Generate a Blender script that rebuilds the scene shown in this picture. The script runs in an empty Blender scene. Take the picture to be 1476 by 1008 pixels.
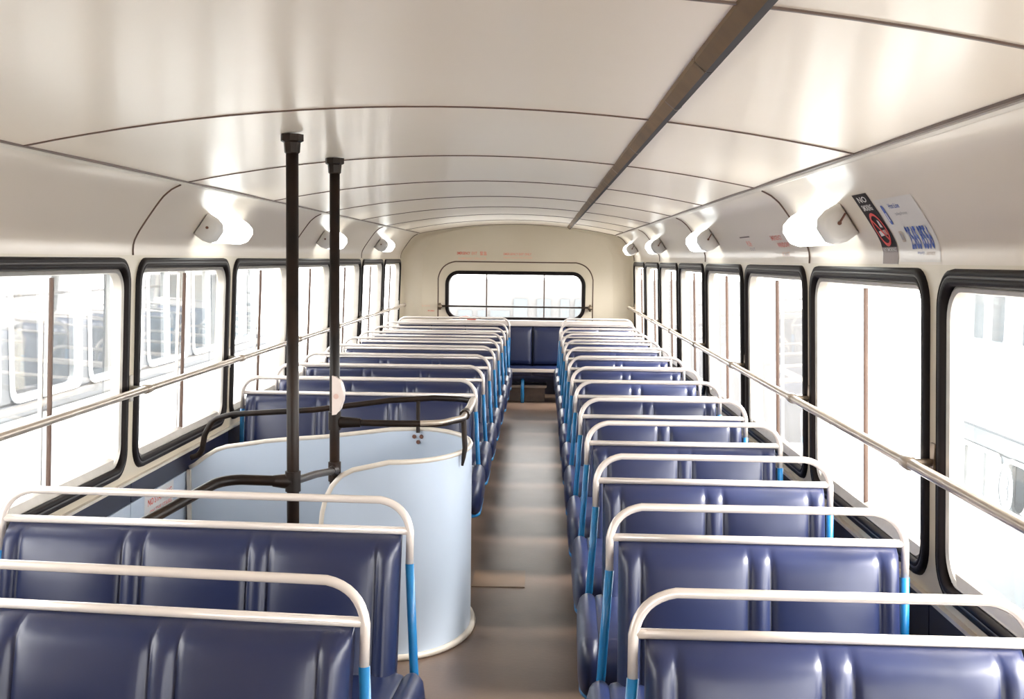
import bpy, bmesh, math, random
from mathutils import Vector, Matrix

SC = bpy.context.scene
COL = SC.collection
# ------------------------------------------------------------------ camera
CAMZ = 1.35
C = -0.25                      # centre line of the bus
def make_camera():
    cd = bpy.data.cameras.new('camera')
    cam = bpy.data.objects.new('camera', cd)
    COL.objects.link(cam)
    F = 1680.0
    cd.sensor_fit = 'HORIZONTAL'
    cd.sensor_width = 36.0
    cd.lens = 36.0 * F / 1476.0
    cd.clip_start = 0.05
    cd.clip_end = 300
    cY = Vector((782 - 738, 504 - 375, -F)).normalized()
    cX = Vector((1, -0.012, 0))
    cX = (cX - cY * cX.dot(cY)).normalized()
    cZ = cX.cross(cY)
    M = Matrix(((cX.x, cY.x, cZ.x), (cX.y, cY.y, cZ.y), (cX.z, cY.z, cZ.z)))
    R = M.transposed().to_4x4()
    cam.matrix_world = Matrix.Translation((0, 0, CAMZ)) @ R
    SC.camera = cam
make_camera()

# ------------------------------------------------------------------ light
W = bpy.data.worlds.new('overcast_sky')
SC.world = W
W.use_nodes = True
bgn = W.node_tree.nodes['Background']
bgn.inputs[0].default_value = (1.0, 0.985, 0.96, 1)
bgn.inputs[1].default_value = 4.2
wt = W.node_tree
wtc = wt.nodes.new('ShaderNodeTexCoord')
wsep = wt.nodes.new('ShaderNodeSeparateXYZ')
wmr = wt.nodes.new('ShaderNodeMapRange')
wmr.inputs['From Min'].default_value = -1.0
wmr.inputs['From Max'].default_value = 1.0
wmr.inputs['To Min'].default_value = 2.9
wmr.inputs['To Max'].default_value = 5.0
wt.links.new(wtc.outputs['Generated'], wsep.inputs[0])
wt.links.new(wsep.outputs['X'], wmr.inputs['Value'])
wt.links.new(wmr.outputs['Result'], bgn.inputs[1])
sun_data = bpy.data.lights.new('hazy_sun', 'SUN')
sun_data.energy = 4.5
sun_data.angle = math.radians(16)
sun_data.color = (1.0, 0.96, 0.9)
sun = bpy.data.objects.new('hazy_sun', sun_data)
COL.objects.link(sun)
sun.rotation_euler = Vector((math.cos(math.radians(46)) * 0.985, -math.cos(math.radians(46)) * 0.17, math.sin(math.radians(46)))).to_track_quat('Z', 'Y').to_euler()
SC.view_settings.view_transform = 'Standard'
SC.view_settings.look = 'None'
SC.view_settings.exposure = 1.55
SC.view_settings.gamma = 1.0
SC.view_settings.use_curve_mapping = False
SC.cycles.max_bounces = 10
SC.cycles.diffuse_bounces = 6
SC.cycles.transparent_max_bounces = 24
SC.cycles.caustics_reflective = False
SC.cycles.caustics_refractive = False
SC.cycles.sample_clamp_indirect = 6.0
SC.cycles.use_denoising = True

# ------------------------------------------------------------------ materials
def mat(name, col, rough=0.5, metal=0.0, spec=0.5, coat=0.0, coat_rough=0.1,
        noise=None, emit=None, bump=None, sheen=0.0):
    m = bpy.data.materials.new(name)
    m.use_nodes = True
    nt = m.node_tree
    b = nt.nodes['Principled BSDF']
    b.inputs['Base Color'].default_value = (*col, 1)
    b.inputs['Roughness'].default_value = rough
    b.inputs['Metallic'].default_value = metal
    b.inputs['Specular IOR Level'].default_value = spec
    b.inputs['Coat Weight'].default_value = coat
    b.inputs['Coat Roughness'].default_value = coat_rough
    if sheen:
        b.inputs['Sheen Weight'].default_value = sheen
    tc = nt.nodes.new('ShaderNodeTexCoord')
    if noise:
        scale, amount, col2 = noise
        n = nt.nodes.new('ShaderNodeTexNoise')
        n.inputs['Scale'].default_value = scale
        n.inputs['Detail'].default_value = 5
        r = nt.nodes.new('ShaderNodeMapRange')
        r.inputs['From Min'].default_value = 0.35
        r.inputs['From Max'].default_value = 0.7
        r.inputs['To Max'].default_value = amount
        mx = nt.nodes.new('ShaderNodeMix')
        mx.data_type = 'RGBA'
        mx.inputs[6].default_value = (*col, 1)
        mx.inputs[7].default_value = (*col2, 1)
        nt.links.new(tc.outputs['Object'], n.inputs['Vector'])
        nt.links.new(n.outputs['Fac'], r.inputs['Value'])
        nt.links.new(r.outputs['Result'], mx.inputs[0])
        nt.links.new(mx.outputs[2], b.inputs['Base Color'])
    if bump:
        scale, strength, dist = bump
        n2 = nt.nodes.new('ShaderNodeTexNoise')
        n2.inputs['Scale'].default_value = scale
        n2.inputs['Detail'].default_value = 2
        bp = nt.nodes.new('ShaderNodeBump')
        bp.inputs['Strength'].default_value = strength
        bp.inputs['Distance'].default_value = dist
        nt.links.new(tc.outputs['Object'], n2.inputs['Vector'])
        nt.links.new(n2.outputs['Fac'], bp.inputs['Height'])
        nt.links.new(bp.outputs['Normal'], b.inputs['Normal'])
    if emit:
        b.inputs['Emission Color'].default_value = (*emit[0], 1)
        b.inputs['Emission Strength'].default_value = emit[1]
    return m

def glass_mat(name, dust=0.12, tint=(1, 1, 1)):
    m = bpy.data.materials.new(name)
    m.use_nodes = True
    nt = m.node_tree
    for n in list(nt.nodes):
        nt.nodes.remove(n)
    out = nt.nodes.new('ShaderNodeOutputMaterial')
    tr = nt.nodes.new('ShaderNodeBsdfTransparent')
    tr.inputs[0].default_value = (*tint, 1)
    gl = nt.nodes.new('ShaderNodeBsdfGlossy')
    gl.inputs['Roughness'].default_value = 0.03
    tl = nt.nodes.new('ShaderNodeBsdfTranslucent')
    tl.inputs[0].default_value = (0.9, 0.9, 0.88, 1)
    fr = nt.nodes.new('ShaderNodeFresnel')
    fr.inputs[0].default_value = 1.35
    mf = nt.nodes.new('ShaderNodeMath')
    mf.operation = 'MULTIPLY'
    mf.inputs[1].default_value = 0.4
    nt.links.new(fr.outputs[0], mf.inputs[0])
    m1 = nt.nodes.new('ShaderNodeMixShader')
    nt.links.new(mf.outputs[0], m1.inputs[0])
    nt.links.new(tr.outputs[0], m1.inputs[1])
    nt.links.new(gl.outputs[0], m1.inputs[2])
    tc = nt.nodes.new('ShaderNodeTexCoord')
    nz = nt.nodes.new('ShaderNodeTexNoise')
    nz.inputs['Scale'].default_value = 5
    nz.inputs['Detail'].default_value = 4
    mr = nt.nodes.new('ShaderNodeMapRange')
    mr.inputs['To Min'].default_value = dust * 0.5
    mr.inputs['To Max'].default_value = dust * 1.5
    nt.links.new(tc.outputs['Object'], nz.inputs['Vector'])
    nt.links.new(nz.outputs['Fac'], mr.inputs['Value'])
    m2 = nt.nodes.new('ShaderNodeMixShader')
    nt.links.new(mr.outputs['Result'], m2.inputs[0])
    nt.links.new(m1.outputs[0], m2.inputs[1])
    nt.links.new(tl.outputs[0], m2.inputs[2])
    nt.links.new(m2.outputs[0], out.inputs[0])
    return m

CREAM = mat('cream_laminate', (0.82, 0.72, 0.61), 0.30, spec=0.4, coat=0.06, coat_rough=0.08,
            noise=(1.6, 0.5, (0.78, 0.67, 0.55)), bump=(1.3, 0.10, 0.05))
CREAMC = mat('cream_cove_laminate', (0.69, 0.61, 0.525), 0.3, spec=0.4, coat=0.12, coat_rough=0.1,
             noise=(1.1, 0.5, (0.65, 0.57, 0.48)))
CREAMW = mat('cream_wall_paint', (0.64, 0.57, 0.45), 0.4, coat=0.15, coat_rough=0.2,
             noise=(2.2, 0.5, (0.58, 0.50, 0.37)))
BROWN = mat('brown_joint_strip', (0.085, 0.042, 0.028), 0.45, noise=(9, 0.6, (0.14, 0.08, 0.05)))
RUBBER = mat('black_rubber', (0.009, 0.006, 0.006), 0.5, spec=0.15)
GREYR = mat('grey_groove_highlight', (0.06, 0.055, 0.055), 0.4)  # grey stands for light caught in the groove of the seal
ALU = mat('dull_aluminium', (0.52, 0.49, 0.45), 0.4, metal=0.55, noise=(20, 0.4, (0.38, 0.35, 0.32)))
TUBE = mat('cream_enamelled_tube', (0.74, 0.67, 0.62), 0.26, metal=0.2, coat=0.3, coat_rough=0.08)
RAILM = mat('worn_cream_rail', (0.44, 0.37, 0.30), 0.28, metal=0.35, coat=0.3, noise=(14, 0.6, (0.28, 0.22, 0.17)))
BLUE = mat('bright_blue_enamel', (0.010, 0.17, 0.43), 0.35, coat=0.2, noise=(25, 0.4, (0.02, 0.24, 0.5)))
VINYL = mat('navy_vinyl', (0.010, 0.018, 0.066), 0.36, spec=0.6,
            noise=(3.0, 0.6, (0.013, 0.016, 0.050)), bump=(7, 0.12, 0.02))
VINYL_DK = mat('dark_navy_vinyl', (0.012, 0.015, 0.05), 0.35, coat=0.2, noise=(4, 0.5, (0.02, 0.015, 0.035)))
NAVYWALL = mat('dark_navy_panel', (0.012, 0.014, 0.035), 0.35, noise=(4, 0.6, (0.022, 0.018, 0.026)))
DARKWALL = mat('dark_brown_panel', (0.010, 0.007, 0.007), 0.4, noise=(4, 0.6, (0.018, 0.012, 0.01)))
FLOORM = mat('brown_linoleum', (0.135, 0.092, 0.068), 0.34, spec=0.4, noise=(5, 0.8, (0.095, 0.062, 0.047)), bump=(60, 0.08, 0.004))
PATCH = mat('brown_floor_patch', (0.19, 0.12, 0.075), 0.4, noise=(7, 0.8, (0.15, 0.095, 0.06)))
PALEBLUE = mat('pale_blue_sheet', (0.50, 0.575, 0.68), 0.35, coat=0.15, coat_rough=0.15, noise=(3, 0.5, (0.46, 0.54, 0.65)))
BEIGE = mat('beige_edging', (0.66, 0.60, 0.53), 0.35, noise=(12, 0.5, (0.5, 0.45, 0.38)))
BLACKP = mat('black_painted_pole', (0.008, 0.005, 0.004), 0.42, spec=0.25, coat=0.0, coat_rough=0.15, noise=(8, 0.7, (0.03, 0.015, 0.008)))
LAMP = mat('white_lamp_diffuser', (0.85, 0.88, 0.87), 0.3, emit=((0.95, 1.0, 0.98), 1.5))
LAMPCAP = mat('grey_white_lamp_cap', (0.66, 0.64, 0.62), 0.4)
CHAN_L = mat('brown_channel', (0.19, 0.115, 0.055), 0.6, spec=0.2, noise=(6, 0.8, (0.11, 0.065, 0.035)))
CHAN_D = mat('dark_channel_strip', (0.016, 0.010, 0.013), 0.55, spec=0.15)
GLASS = glass_mat('dusty_window_glass', 0.025)
GLASSN = glass_mat('neighbour_window_glass', 0.10, (0.8, 0.88, 0.93))
RED = mat('red_print', (0.72, 0.12, 0.08), 0.5)
REDF = mat('faded_red_print', (0.75, 0.27, 0.20), 0.5)
ORANGEF = mat('faded_orange_print', (0.78, 0.48, 0.34), 0.5)
BLUEP = mat('blue_print', (0.03, 0.09, 0.42), 0.4)
GREYP = mat('grey_print', (0.33, 0.31, 0.33), 0.5)
TANP = mat('tan_print', (0.55, 0.46, 0.38), 0.5)
WHITEP = mat('white_sticker', (0.70, 0.69, 0.68), 0.3, coat=0.2)
CLEARP = mat('milky_sticker', (0.68, 0.64, 0.60), 0.3, coat=0.2)
BLACKS = mat('black_sticker', (0.013, 0.008, 0.010), 0.55, spec=0.15)
BROWNS = mat('brownish_sticker_end', (0.20, 0.14, 0.13), 0.4)
SMOKER = mat('signal_red_print', (0.65, 0.03, 0.02), 0.4)
WOODB = mat('grey_brown_box_wood', (0.16, 0.12, 0.10), 0.5, noise=(12, 0.7, (0.09, 0.07, 0.06)))
RUST = mat('rusty_bolt', (0.14, 0.06, 0.04), 0.6)
PINKW = mat('pinkish_white_plastic', (0.72, 0.62, 0.57), 0.35)
CONC = mat('light_concrete', (0.55, 0.55, 0.53), 0.8, noise=(0.6, 0.5, (0.47, 0.47, 0.46)))
NB_WHITE = mat('neighbour_white_paint', (0.62, 0.65, 0.66), 0.4)
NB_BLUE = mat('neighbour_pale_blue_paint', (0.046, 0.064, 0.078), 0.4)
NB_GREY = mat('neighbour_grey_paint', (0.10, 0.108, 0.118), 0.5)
NB_PALE = mat('neighbour_pale_render', (0.075, 0.074, 0.075), 0.6)
NB_DARK = mat('neighbour_interior', (0.052, 0.062, 0.070), 0.6)

# ------------------------------------------------------------------ helpers
def link(name, me, m=None, parent=None, smooth=False):
    o = bpy.data.objects.new(name, me)
    COL.objects.link(o)
    if m is not None:
        if isinstance(m, (list, tuple)):
            for k in m:
                me.materials.append(k)
        else:
            me.materials.append(m)
    if parent is not None:
        o.parent = parent
    if smooth:
        me.polygons.foreach_set('use_smooth', [True] * len(me.polygons))
        if smooth == 'auto':
            pass
    return o

def bm_obj(name, bm, m=None, parent=None, smooth=False, angle=None):
    bmesh.ops.recalc_face_normals(bm, faces=bm.faces)
    if angle is not None:
        for e in bm.edges:
            if len(e.link_faces) == 2 and e.calc_face_angle(0) > angle:
                e.smooth = False
        smooth = True
    me = bpy.data.meshes.new(name)
    bm.to_mesh(me)
    bm.free()
    return link(name, me, m, parent, smooth)

def empty(name, loc=(0, 0, 0), label=None, cat=None, group=None, kind=None, rz=0):
    o = bpy.data.objects.new(name, None)
    COL.objects.link(o)
    o.location = loc
    o.rotation_euler = (0, 0, rz)
    o.empty_display_size = 0.1
    tag(o, label, cat, group, kind)
    return o

def tag(o, label=None, cat=None, group=None, kind=None):
    if label: o['label'] = label
    if cat: o['category'] = cat
    if group: o['group'] = group
    if kind: o['kind'] = kind
    return o

def set_parent_keep(o, p):
    """parent a mesh written in world coordinates to an unrotated empty"""
    o.parent = p
    o.matrix_parent_inverse = Matrix.Translation(-Vector(p.location))

def box(bm, x0, x1, y0, y1, z0, z1, bev=0.0):
    r = bmesh.ops.create_cube(bm, size=1)
    vs = r['verts']
    for v in vs:
        v.co = Vector(((x0 + x1) / 2 + v.co.x * (x1 - x0), (y0 + y1) / 2 + v.co.y * (y1 - y0),
                       (z0 + z1) / 2 + v.co.z * (z1 - z0)))
    if bev > 0:
        es = set()
        for v in vs:
            es.update(v.link_edges)
        bmesh.ops.bevel(bm, geom=list(es), offset=bev, segments=2, affect='EDGES')

def fillet(pts, r, n=6, closed=False):
    """round the corners of a 3D polyline; r may be a list"""
    P = [Vector(p) for p in pts]
    out = []
    N = len(P)
    for i in range(N):
        if not closed and (i == 0 or i == N - 1):
            out.append(P[i]); continue
        a, b, c = P[(i - 1) % N], P[i], P[(i + 1) % N]
        u = (a - b); w = (c - b)
        lu, lw = u.length, w.length
        u = u / lu; w = w / lw
        ang = u.angle(w)
        rr = r[i] if isinstance(r, (list, tuple)) else r
        if rr <= 0 or ang > math.pi - 0.02:
            out.append(b); continue
        t = min(rr / math.tan(ang / 2), lu * 0.49, lw * 0.49)
        p0 = b + u * t; p1 = b + w * t
        for k in range(n + 1):
            s = k / n
            out.append((1 - s) ** 2 * p0 + 2 * s * (1 - s) * (b * 0.72 + (p0 + p1) * 0.14) + s * s * p1)
    return out

def tube(bm, pts, r, n=10, closed=False, caps=True):
    P = [Vector(p) for p in pts]
    N = len(P)
    rings = []
    prev_n = None
    for i in range(N):
        if closed:
            t = (P[(i + 1) % N] - P[(i - 1) % N]).normalized()
        elif i == 0:
            t = (P[1] - P[0]).normalized()
        elif i == N - 1:
            t = (P[-1] - P[-2]).normalized()
        else:
            t = ((P[i + 1] - P[i]).normalized() + (P[i] - P[i - 1]).normalized()).normalized()
        if prev_n is None:
            a = Vector((0, 0, 1)) if abs(t.z) < 0.9 else Vector((0, 1, 0))
            nn = t.cross(a).normalized()
        else:
            nn = (prev_n - t * prev_n.dot(t)).normalized()
        prev_n = nn
        bb = t.cross(nn)
        rr = r[i] if isinstance(r, (list, tuple)) else r
        rings.append([bm.verts.new(P[i] + (nn * math.cos(2 * math.pi * k / n) + bb * math.sin(2 * math.pi * k / n)) * rr)
                      for k in range(n)])
    M = N if closed else N - 1
    for i in range(M):
        A, B = rings[i], rings[(i + 1) % N]
        for k in range(n):
            bm.faces.new((A[k], A[(k + 1) % n], B[(k + 1) % n], B[k]))
    if caps and not closed:
        bm.faces.new(rings[0][::-1])
        bm.faces.new(rings[-1])

def tube_obj(name, pts, r, m, parent=None, n=10, closed=False):
    bm = bmesh.new()
    tube(bm, pts, r, n, closed)
    o = bm_obj(name, bm, m, None, angle=0.9)
    if parent is not None:
        set_parent_keep(o, parent) if parent.location.length > 0 else setattr(o, 'parent', parent)
    return o

def rrect(a0, a1, b0, b1, r, n=7):
    pts = []
    for (ca, cb, s) in ((a1 - r, b1 - r, 0), (a0 + r, b1 - r, 1), (a0 + r, b0 + r, 2), (a1 - r, b0 + r, 3)):
        for k in range(n + 1):
            t = (s + k / n) * math.pi / 2
            pts.append((ca + r * math.cos(t), cb + r * math.sin(t)))
    return pts

def ring_loops(bm, loops, close_last=False):
    rings = [[bm.verts.new(p) for p in L] for L in loops]
    n = len(rings[0])
    for A, B in zip(rings[:-1], rings[1:]):
        for k in range(n):
            bm.faces.new((A[k], A[(k + 1) % n], B[(k + 1) % n], B[k]))
    if close_last:
        bm.faces.new(rings[-1])
    return rings

def plane_with_hole(bm, outer, hole, hole_depth_loop=None):
    es = []
    def loop(L):
        vs = [bm.verts.new(p) for p in L]
        for i in range(len(vs)):
            es.append(bm.edges.new((vs[i], vs[(i + 1) % len(vs)])))
        return vs
    loop(outer)
    hv = loop(hole)
    bmesh.ops.triangle_fill(bm, edges=es, use_beauty=True)
    if hole_depth_loop:
        dv = [bm.verts.new(p) for p in hole_depth_loop]
        n = len(hv)
        for k in range(n):
            bm.faces.new((hv[k], hv[(k + 1) % n], dv[(k + 1) % n], dv[k]))

def text_mesh(body, w, h, bold=0.0):
    """flat text fitted into a w x h box centred on the origin; returns verts, faces"""
    cu = bpy.data.curves.new('t', 'FONT')
    cu.body = body
    cu.align_x = 'CENTER'; cu.align_y = 'CENTER'
    cu.resolution_u = 2
    cu.offset = bold
    ob = bpy.data.objects.new('t', cu)
    COL.objects.link(ob)
    dg = bpy.context.evaluated_depsgraph_get()
    me = bpy.data.meshes.new_from_object(ob.evaluated_get(dg))
    bm = bmesh.new()
    bm.from_mesh(me)
    bmesh.ops.triangulate(bm, faces=bm.faces)
    vs = [v.co.copy() for v in bm.verts]
    fs = [[v.index for v in f.verts] for f in bm.faces]
    bm.free()
    bpy.data.meshes.remove(me)
    bpy.data.objects.remove(ob)
    bpy.data.curves.remove(cu)
    x0 = min(v.x for v in vs); x1 = max(v.x for v in vs)
    y0 = min(v.y for v in vs); y1 = max(v.y for v in vs)
    out = [((v.x - (x0 + x1) / 2) * w / (x1 - x0), (v.y - (y0 + y1) / 2) * h / (y1 - y0)) for v in vs]
    return out, fs

# ------------------------------------------------------------------ bus section
def hw(z):
    return 1.15 + 0.035 * (CAMZ - z)
JW, JH = 0.96, 0.252           # ceiling joint: half width, height above CAMZ
COVE = [(1.15, 0.0), (1.15, 0.030), (1.143, 0.055), (1.13, 0.080), (1.10, 0.125), (1.068, 0.170),
        (1.045, 0.200), (1.018, 0.224), (0.988, 0.240), (0.965, 0.248)]
def ceil_z(u):
    return CAMZ + 0.351 - (0.351 - JH) * (u / JW) ** 2
Y0, Y1 = -1.08, 11.50
PIL = [2.70 + 1.26 * k for k in range(-3, 8)]
WZ0, WZ1 = 0.595, 1.342

cl = [0.0]
for a, b in zip(COVE[:-1], COVE[1:]):
    cl.append(cl[-1] + math.hypot(b[0] - a[0], b[1] - a[1]))
def cove_pt(side, s, y, off=0.0):
    s = max(0.0, min(cl[-1] - 1e-6, s))
    i = 0
    while i < len(cl) - 2 and cl[i + 1] < s:
        i += 1
    t = (s - cl[i]) / (cl[i + 1] - cl[i])
    a, b = COVE[i], COVE[i + 1]
    u = a[0] + (b[0] - a[0]) * t; h = a[1] + (b[1] - a[1]) * t
    # smoothed normal
    def seg(j):
        j = max(0, min(len(COVE) - 2, j))
        d = Vector((COVE[j + 1][0] - COVE[j][0], COVE[j + 1][1] - COVE[j][1])).normalized()
        return Vector((-d.y, d.x))
    nrm = (seg(i - 1) * (1 - t) + seg(i) + seg(i + 1) * t).normalized() if 0 < i else seg(i)
    u += nrm.x * off; h += nrm.y * off
    return Vector((C + side * u, y, CAMZ + h))

def SP(side, y, z, off=0.0):
    """point on a side wall; off > 0 is outward"""
    return Vector((C + side * (hw(z) + off), y, z))

# ------------------------------------------------------------------ floor
HX0, HX1, HY0, HY1 = -1.395, -0.76, 3.20, 4.52      # stair well
def build_floor():
    bm = bmesh.new()
    xs = [C - 1.22, HX0 - 0.03, HX1, C + 1.22]
    ys = [Y0 - 0.1, HY0, HY1, 11.75]
    for i in range(3):
        for j in range(3):
            if i == 1 and j == 1:
                continue
            if i == 0 and j == 1:
                continue
            vs = [bm.verts.new(p) for p in ((xs[i], ys[j], 0), (xs[i + 1], ys[j], 0), (xs[i + 1], ys[j + 1], 0), (xs[i], ys[j + 1], 0))]
            bm.faces.new(vs)
    bmesh.ops.remove_doubles(bm, verts=bm.verts, dist=1e-4)
    ex = bmesh.ops.extrude_face_region(bm, geom=list(bm.faces))
    for v in [g for g in ex['geom'] if isinstance(g, bmesh.types.BMVert)]:
        v.co.z = -0.04
    f = bm_obj('floor', bm, FLOORM)
    tag(f, 'brown linoleum floor with an aisle between the seats', kind='structure')
    bm = bmesh.new()
    box(bm, -0.275, -0.055, 4.72, 4.98, 0.0, 0.003)
    bm_obj('floor_patch', bm, PATCH, f)
    return f
FLOOR = build_floor()

# ------------------------------------------------------------------ side walls + windows
def build_side(side, nm, wn0):
    bm = bmesh.new()
    for a, b in zip(PIL[:-1], PIL[1:]):
        b2 = b if b < 11.4 else 11.52
        outer = [SP(side, y, z) for y, z in ((a, 0.0), (b2, 0.0), (b2, CAMZ), (a, CAMZ))]
        if side < 0 and a < 0.5:  # unseen front-left bays kept solid to dim the near left seats
            bm.faces.new([bm.verts.new(p) for p in outer]); continue
        L = rrect(a + 0.045, b - 0.045, WZ0 + 0.012, WZ1 - 0.012, 0.085)
        plane_with_hole(bm, outer, [SP(side, y, z) for y, z in L], [SP(side, y, z, 0.05) for y, z in L])
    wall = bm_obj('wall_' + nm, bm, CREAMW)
    tag(wall, 'cream side wall with rounded windows on the %s' % nm, kind='structure')
    # lower lining panels, one per bay
    for k, (a, b) in enumerate(zip(PIL[:-1], PIL[1:])):
        pieces = [(a + 0.003, b - 0.003, 0.005, 0.560, DARKWALL if side > 0 or a > 4.5 else NAVYWALL)]
        if side < 0 and a < 3.0 < b:
            pieces = [(a + 0.003, 3.10, 0.005, 0.560, NAVYWALL), (3.10, b - 0.003, 0.492, 0.560, NAVYWALL),
                      (3.10, b - 0.003, -0.6, 0.488, PALEBLUE)]
        if side < 0 and a < 4.3 < b:
            pieces = [(a + 0.003, 4.60, 0.492, 0.560, NAVYWALL), (4.60, b - 0.003, 0.005, 0.560, NAVYWALL),
                      (a + 0.003, 4.60, -0.6, 0.488, PALEBLUE)]
        for (p, q, z0, z1, m) in pieces:
            bm = bmesh.new()
            vs = [[SP(side, y, z, off) for y, z in ((p, z0), (q, z0), (q, z1), (p, z1))] for off in (0.0, -0.012)]
            ring_loops(bm, vs, close_last=True)
            o = bm_obj('lower_panel', bm, m, wall)
            if m is PALEBLUE:
                o['label'] = 'pale blue stairwell lining panel'
    # aluminium ledge strip above the lining
    bm = bmesh.new()
    vs = [[SP(side, y, z, off) for y, z in ((Y0, 0.562), (Y1, 0.562), (Y1, 0.572), (Y0, 0.572))] for off in (0.0, -0.015)]
    ring_loops(bm, vs, close_last=True)
    bm_obj('ledge_strip', bm, BEIGE, wall)
    # windows
    for k, (a, b) in enumerate(zip(PIL[:-1], PIL[1:])):
        ya, yb = a + 0.035, b - 0.035
        if side < 0 and a < 0.5:
            continue
        w = empty('window_%d' % (wn0 + k), (C + side * 1.15, (a + b) / 2, WZ0), kind='structure')
        if k >= 2:
            rank = ['nearest', 'second', 'third', 'fourth', 'fifth', 'sixth', 'seventh', 'eighth'][k - 2 if side > 0 else k - 3] if (side > 0 or k >= 3) else 'out of frame'
            w['label'] = '%s sliding window %s on the %s wall, black rubber seal' % (rank, '' if rank == 'nearest' else 'from the camera', nm)
            w['label'] = ' '.join(w['label'].split())
        prof = [(0, 0), (0.003, -0.010), (0.012, -0.014), (0.018, -0.007), (0.023, -0.014), (0.034, -0.011), (0.039, 0.0), (0.041, 0.03)]
        def L(ins, off, r=0.09):
            return [SP(side, y, z, off) for y, z in rrect(ya + ins, yb - ins, WZ0 + ins, WZ1 - ins, max(0.02, r - ins))]
        bm = bmesh.new()
        ring_loops(bm, [L(i, o) for i, o in prof])
        o = bm_obj('rubber_seal', bm, RUBBER, smooth=True); set_parent_keep(o, w)
        bm = bmesh.new()
        ring_loops(bm, [L(i, o) for i, o in ((0.0145, -0.010), (0.0160, -0.0125), (0.0205, -0.0125), (0.022, -0.010))])
        o = bm_obj('groove_highlight', bm, GREYR, smooth=True); set_parent_keep(o, w)  # thin strip added as the lit groove between the rubber ridges
        bm = bmesh.new()
        ring_loops(bm, [L(i, o, 0.115) for i, o in ((0.030, 0.028), (0.034, 0.003), (0.042, -0.001), (0.051, 0.004), (0.055, 0.03))])
        o = bm_obj('metal_frame', bm, ALU, angle=0.7); set_parent_keep(o, w)
        ym = (ya + yb) / 2
        bm = bmesh.new()
        y2a, y2b = ya + 0.075, yb - 0.075
        ring_loops(bm, [[SP(side, y, z, o_) for y, z, o_ in ((y2a, WZ0 + 0.046, 0.026), (y2b, WZ0 + 0.046, 0.026), (y2b, WZ0 + 0.072, 0.026), (y2a, WZ0 + 0.072, 0.026))],
                        [SP(side, y, z, o_) for y, z, o_ in ((y2a, WZ0 + 0.046, 0.001), (y2b, WZ0 + 0.046, 0.001), (y2b, WZ0 + 0.066, 0.010), (y2a, WZ0 + 0.066, 0.010))]], close_last=True)
        o = bm_obj('sill_strip', bm, ALU); set_parent_keep(o, w)
        for h in (0, 1):
            p, q = (ya + 0.05, ym + 0.02) if h == 0 else (ym - 0.02, yb - 0.05)
            off = 0.020 if h == 0 else 0.030
            bm = bmesh.new()
            pts = rrect(p, q, WZ0 + 0.05, WZ1 - 0.05, 0.004, 1)
            bm.faces.new([bm.verts.new(SP(side, y, z, off)) for y, z in pts])
            o = bm_obj('glass_pane', bm, GLASS); set_parent_keep(o, w)
            e = ym + 0.02 if h == 0 else ym - 0.02
            bm = bmesh.new()
            A = [SP(side, y, z, off - 0.006) for y, z in ((e - 0.0045, WZ0 + 0.06), (e + 0.0045, WZ0 + 0.06), (e + 0.0045, WZ1 - 0.06), (e - 0.0045, WZ1 - 0.06))]
            B = [v + Vector((side * 0.012, 0, 0)) for v in A]
            ring_loops(bm, [B, A], close_last=True)
            o = bm_obj('sash_bar', bm, BROWN if h == 0 else ALU); set_parent_keep(o, w)
    # outer skin so that daylight enters through the windows only
    return wall
WALL_R = build_side(1, 'right', 1)
WALL_L = build_side(-1, 'left', 11)

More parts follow.
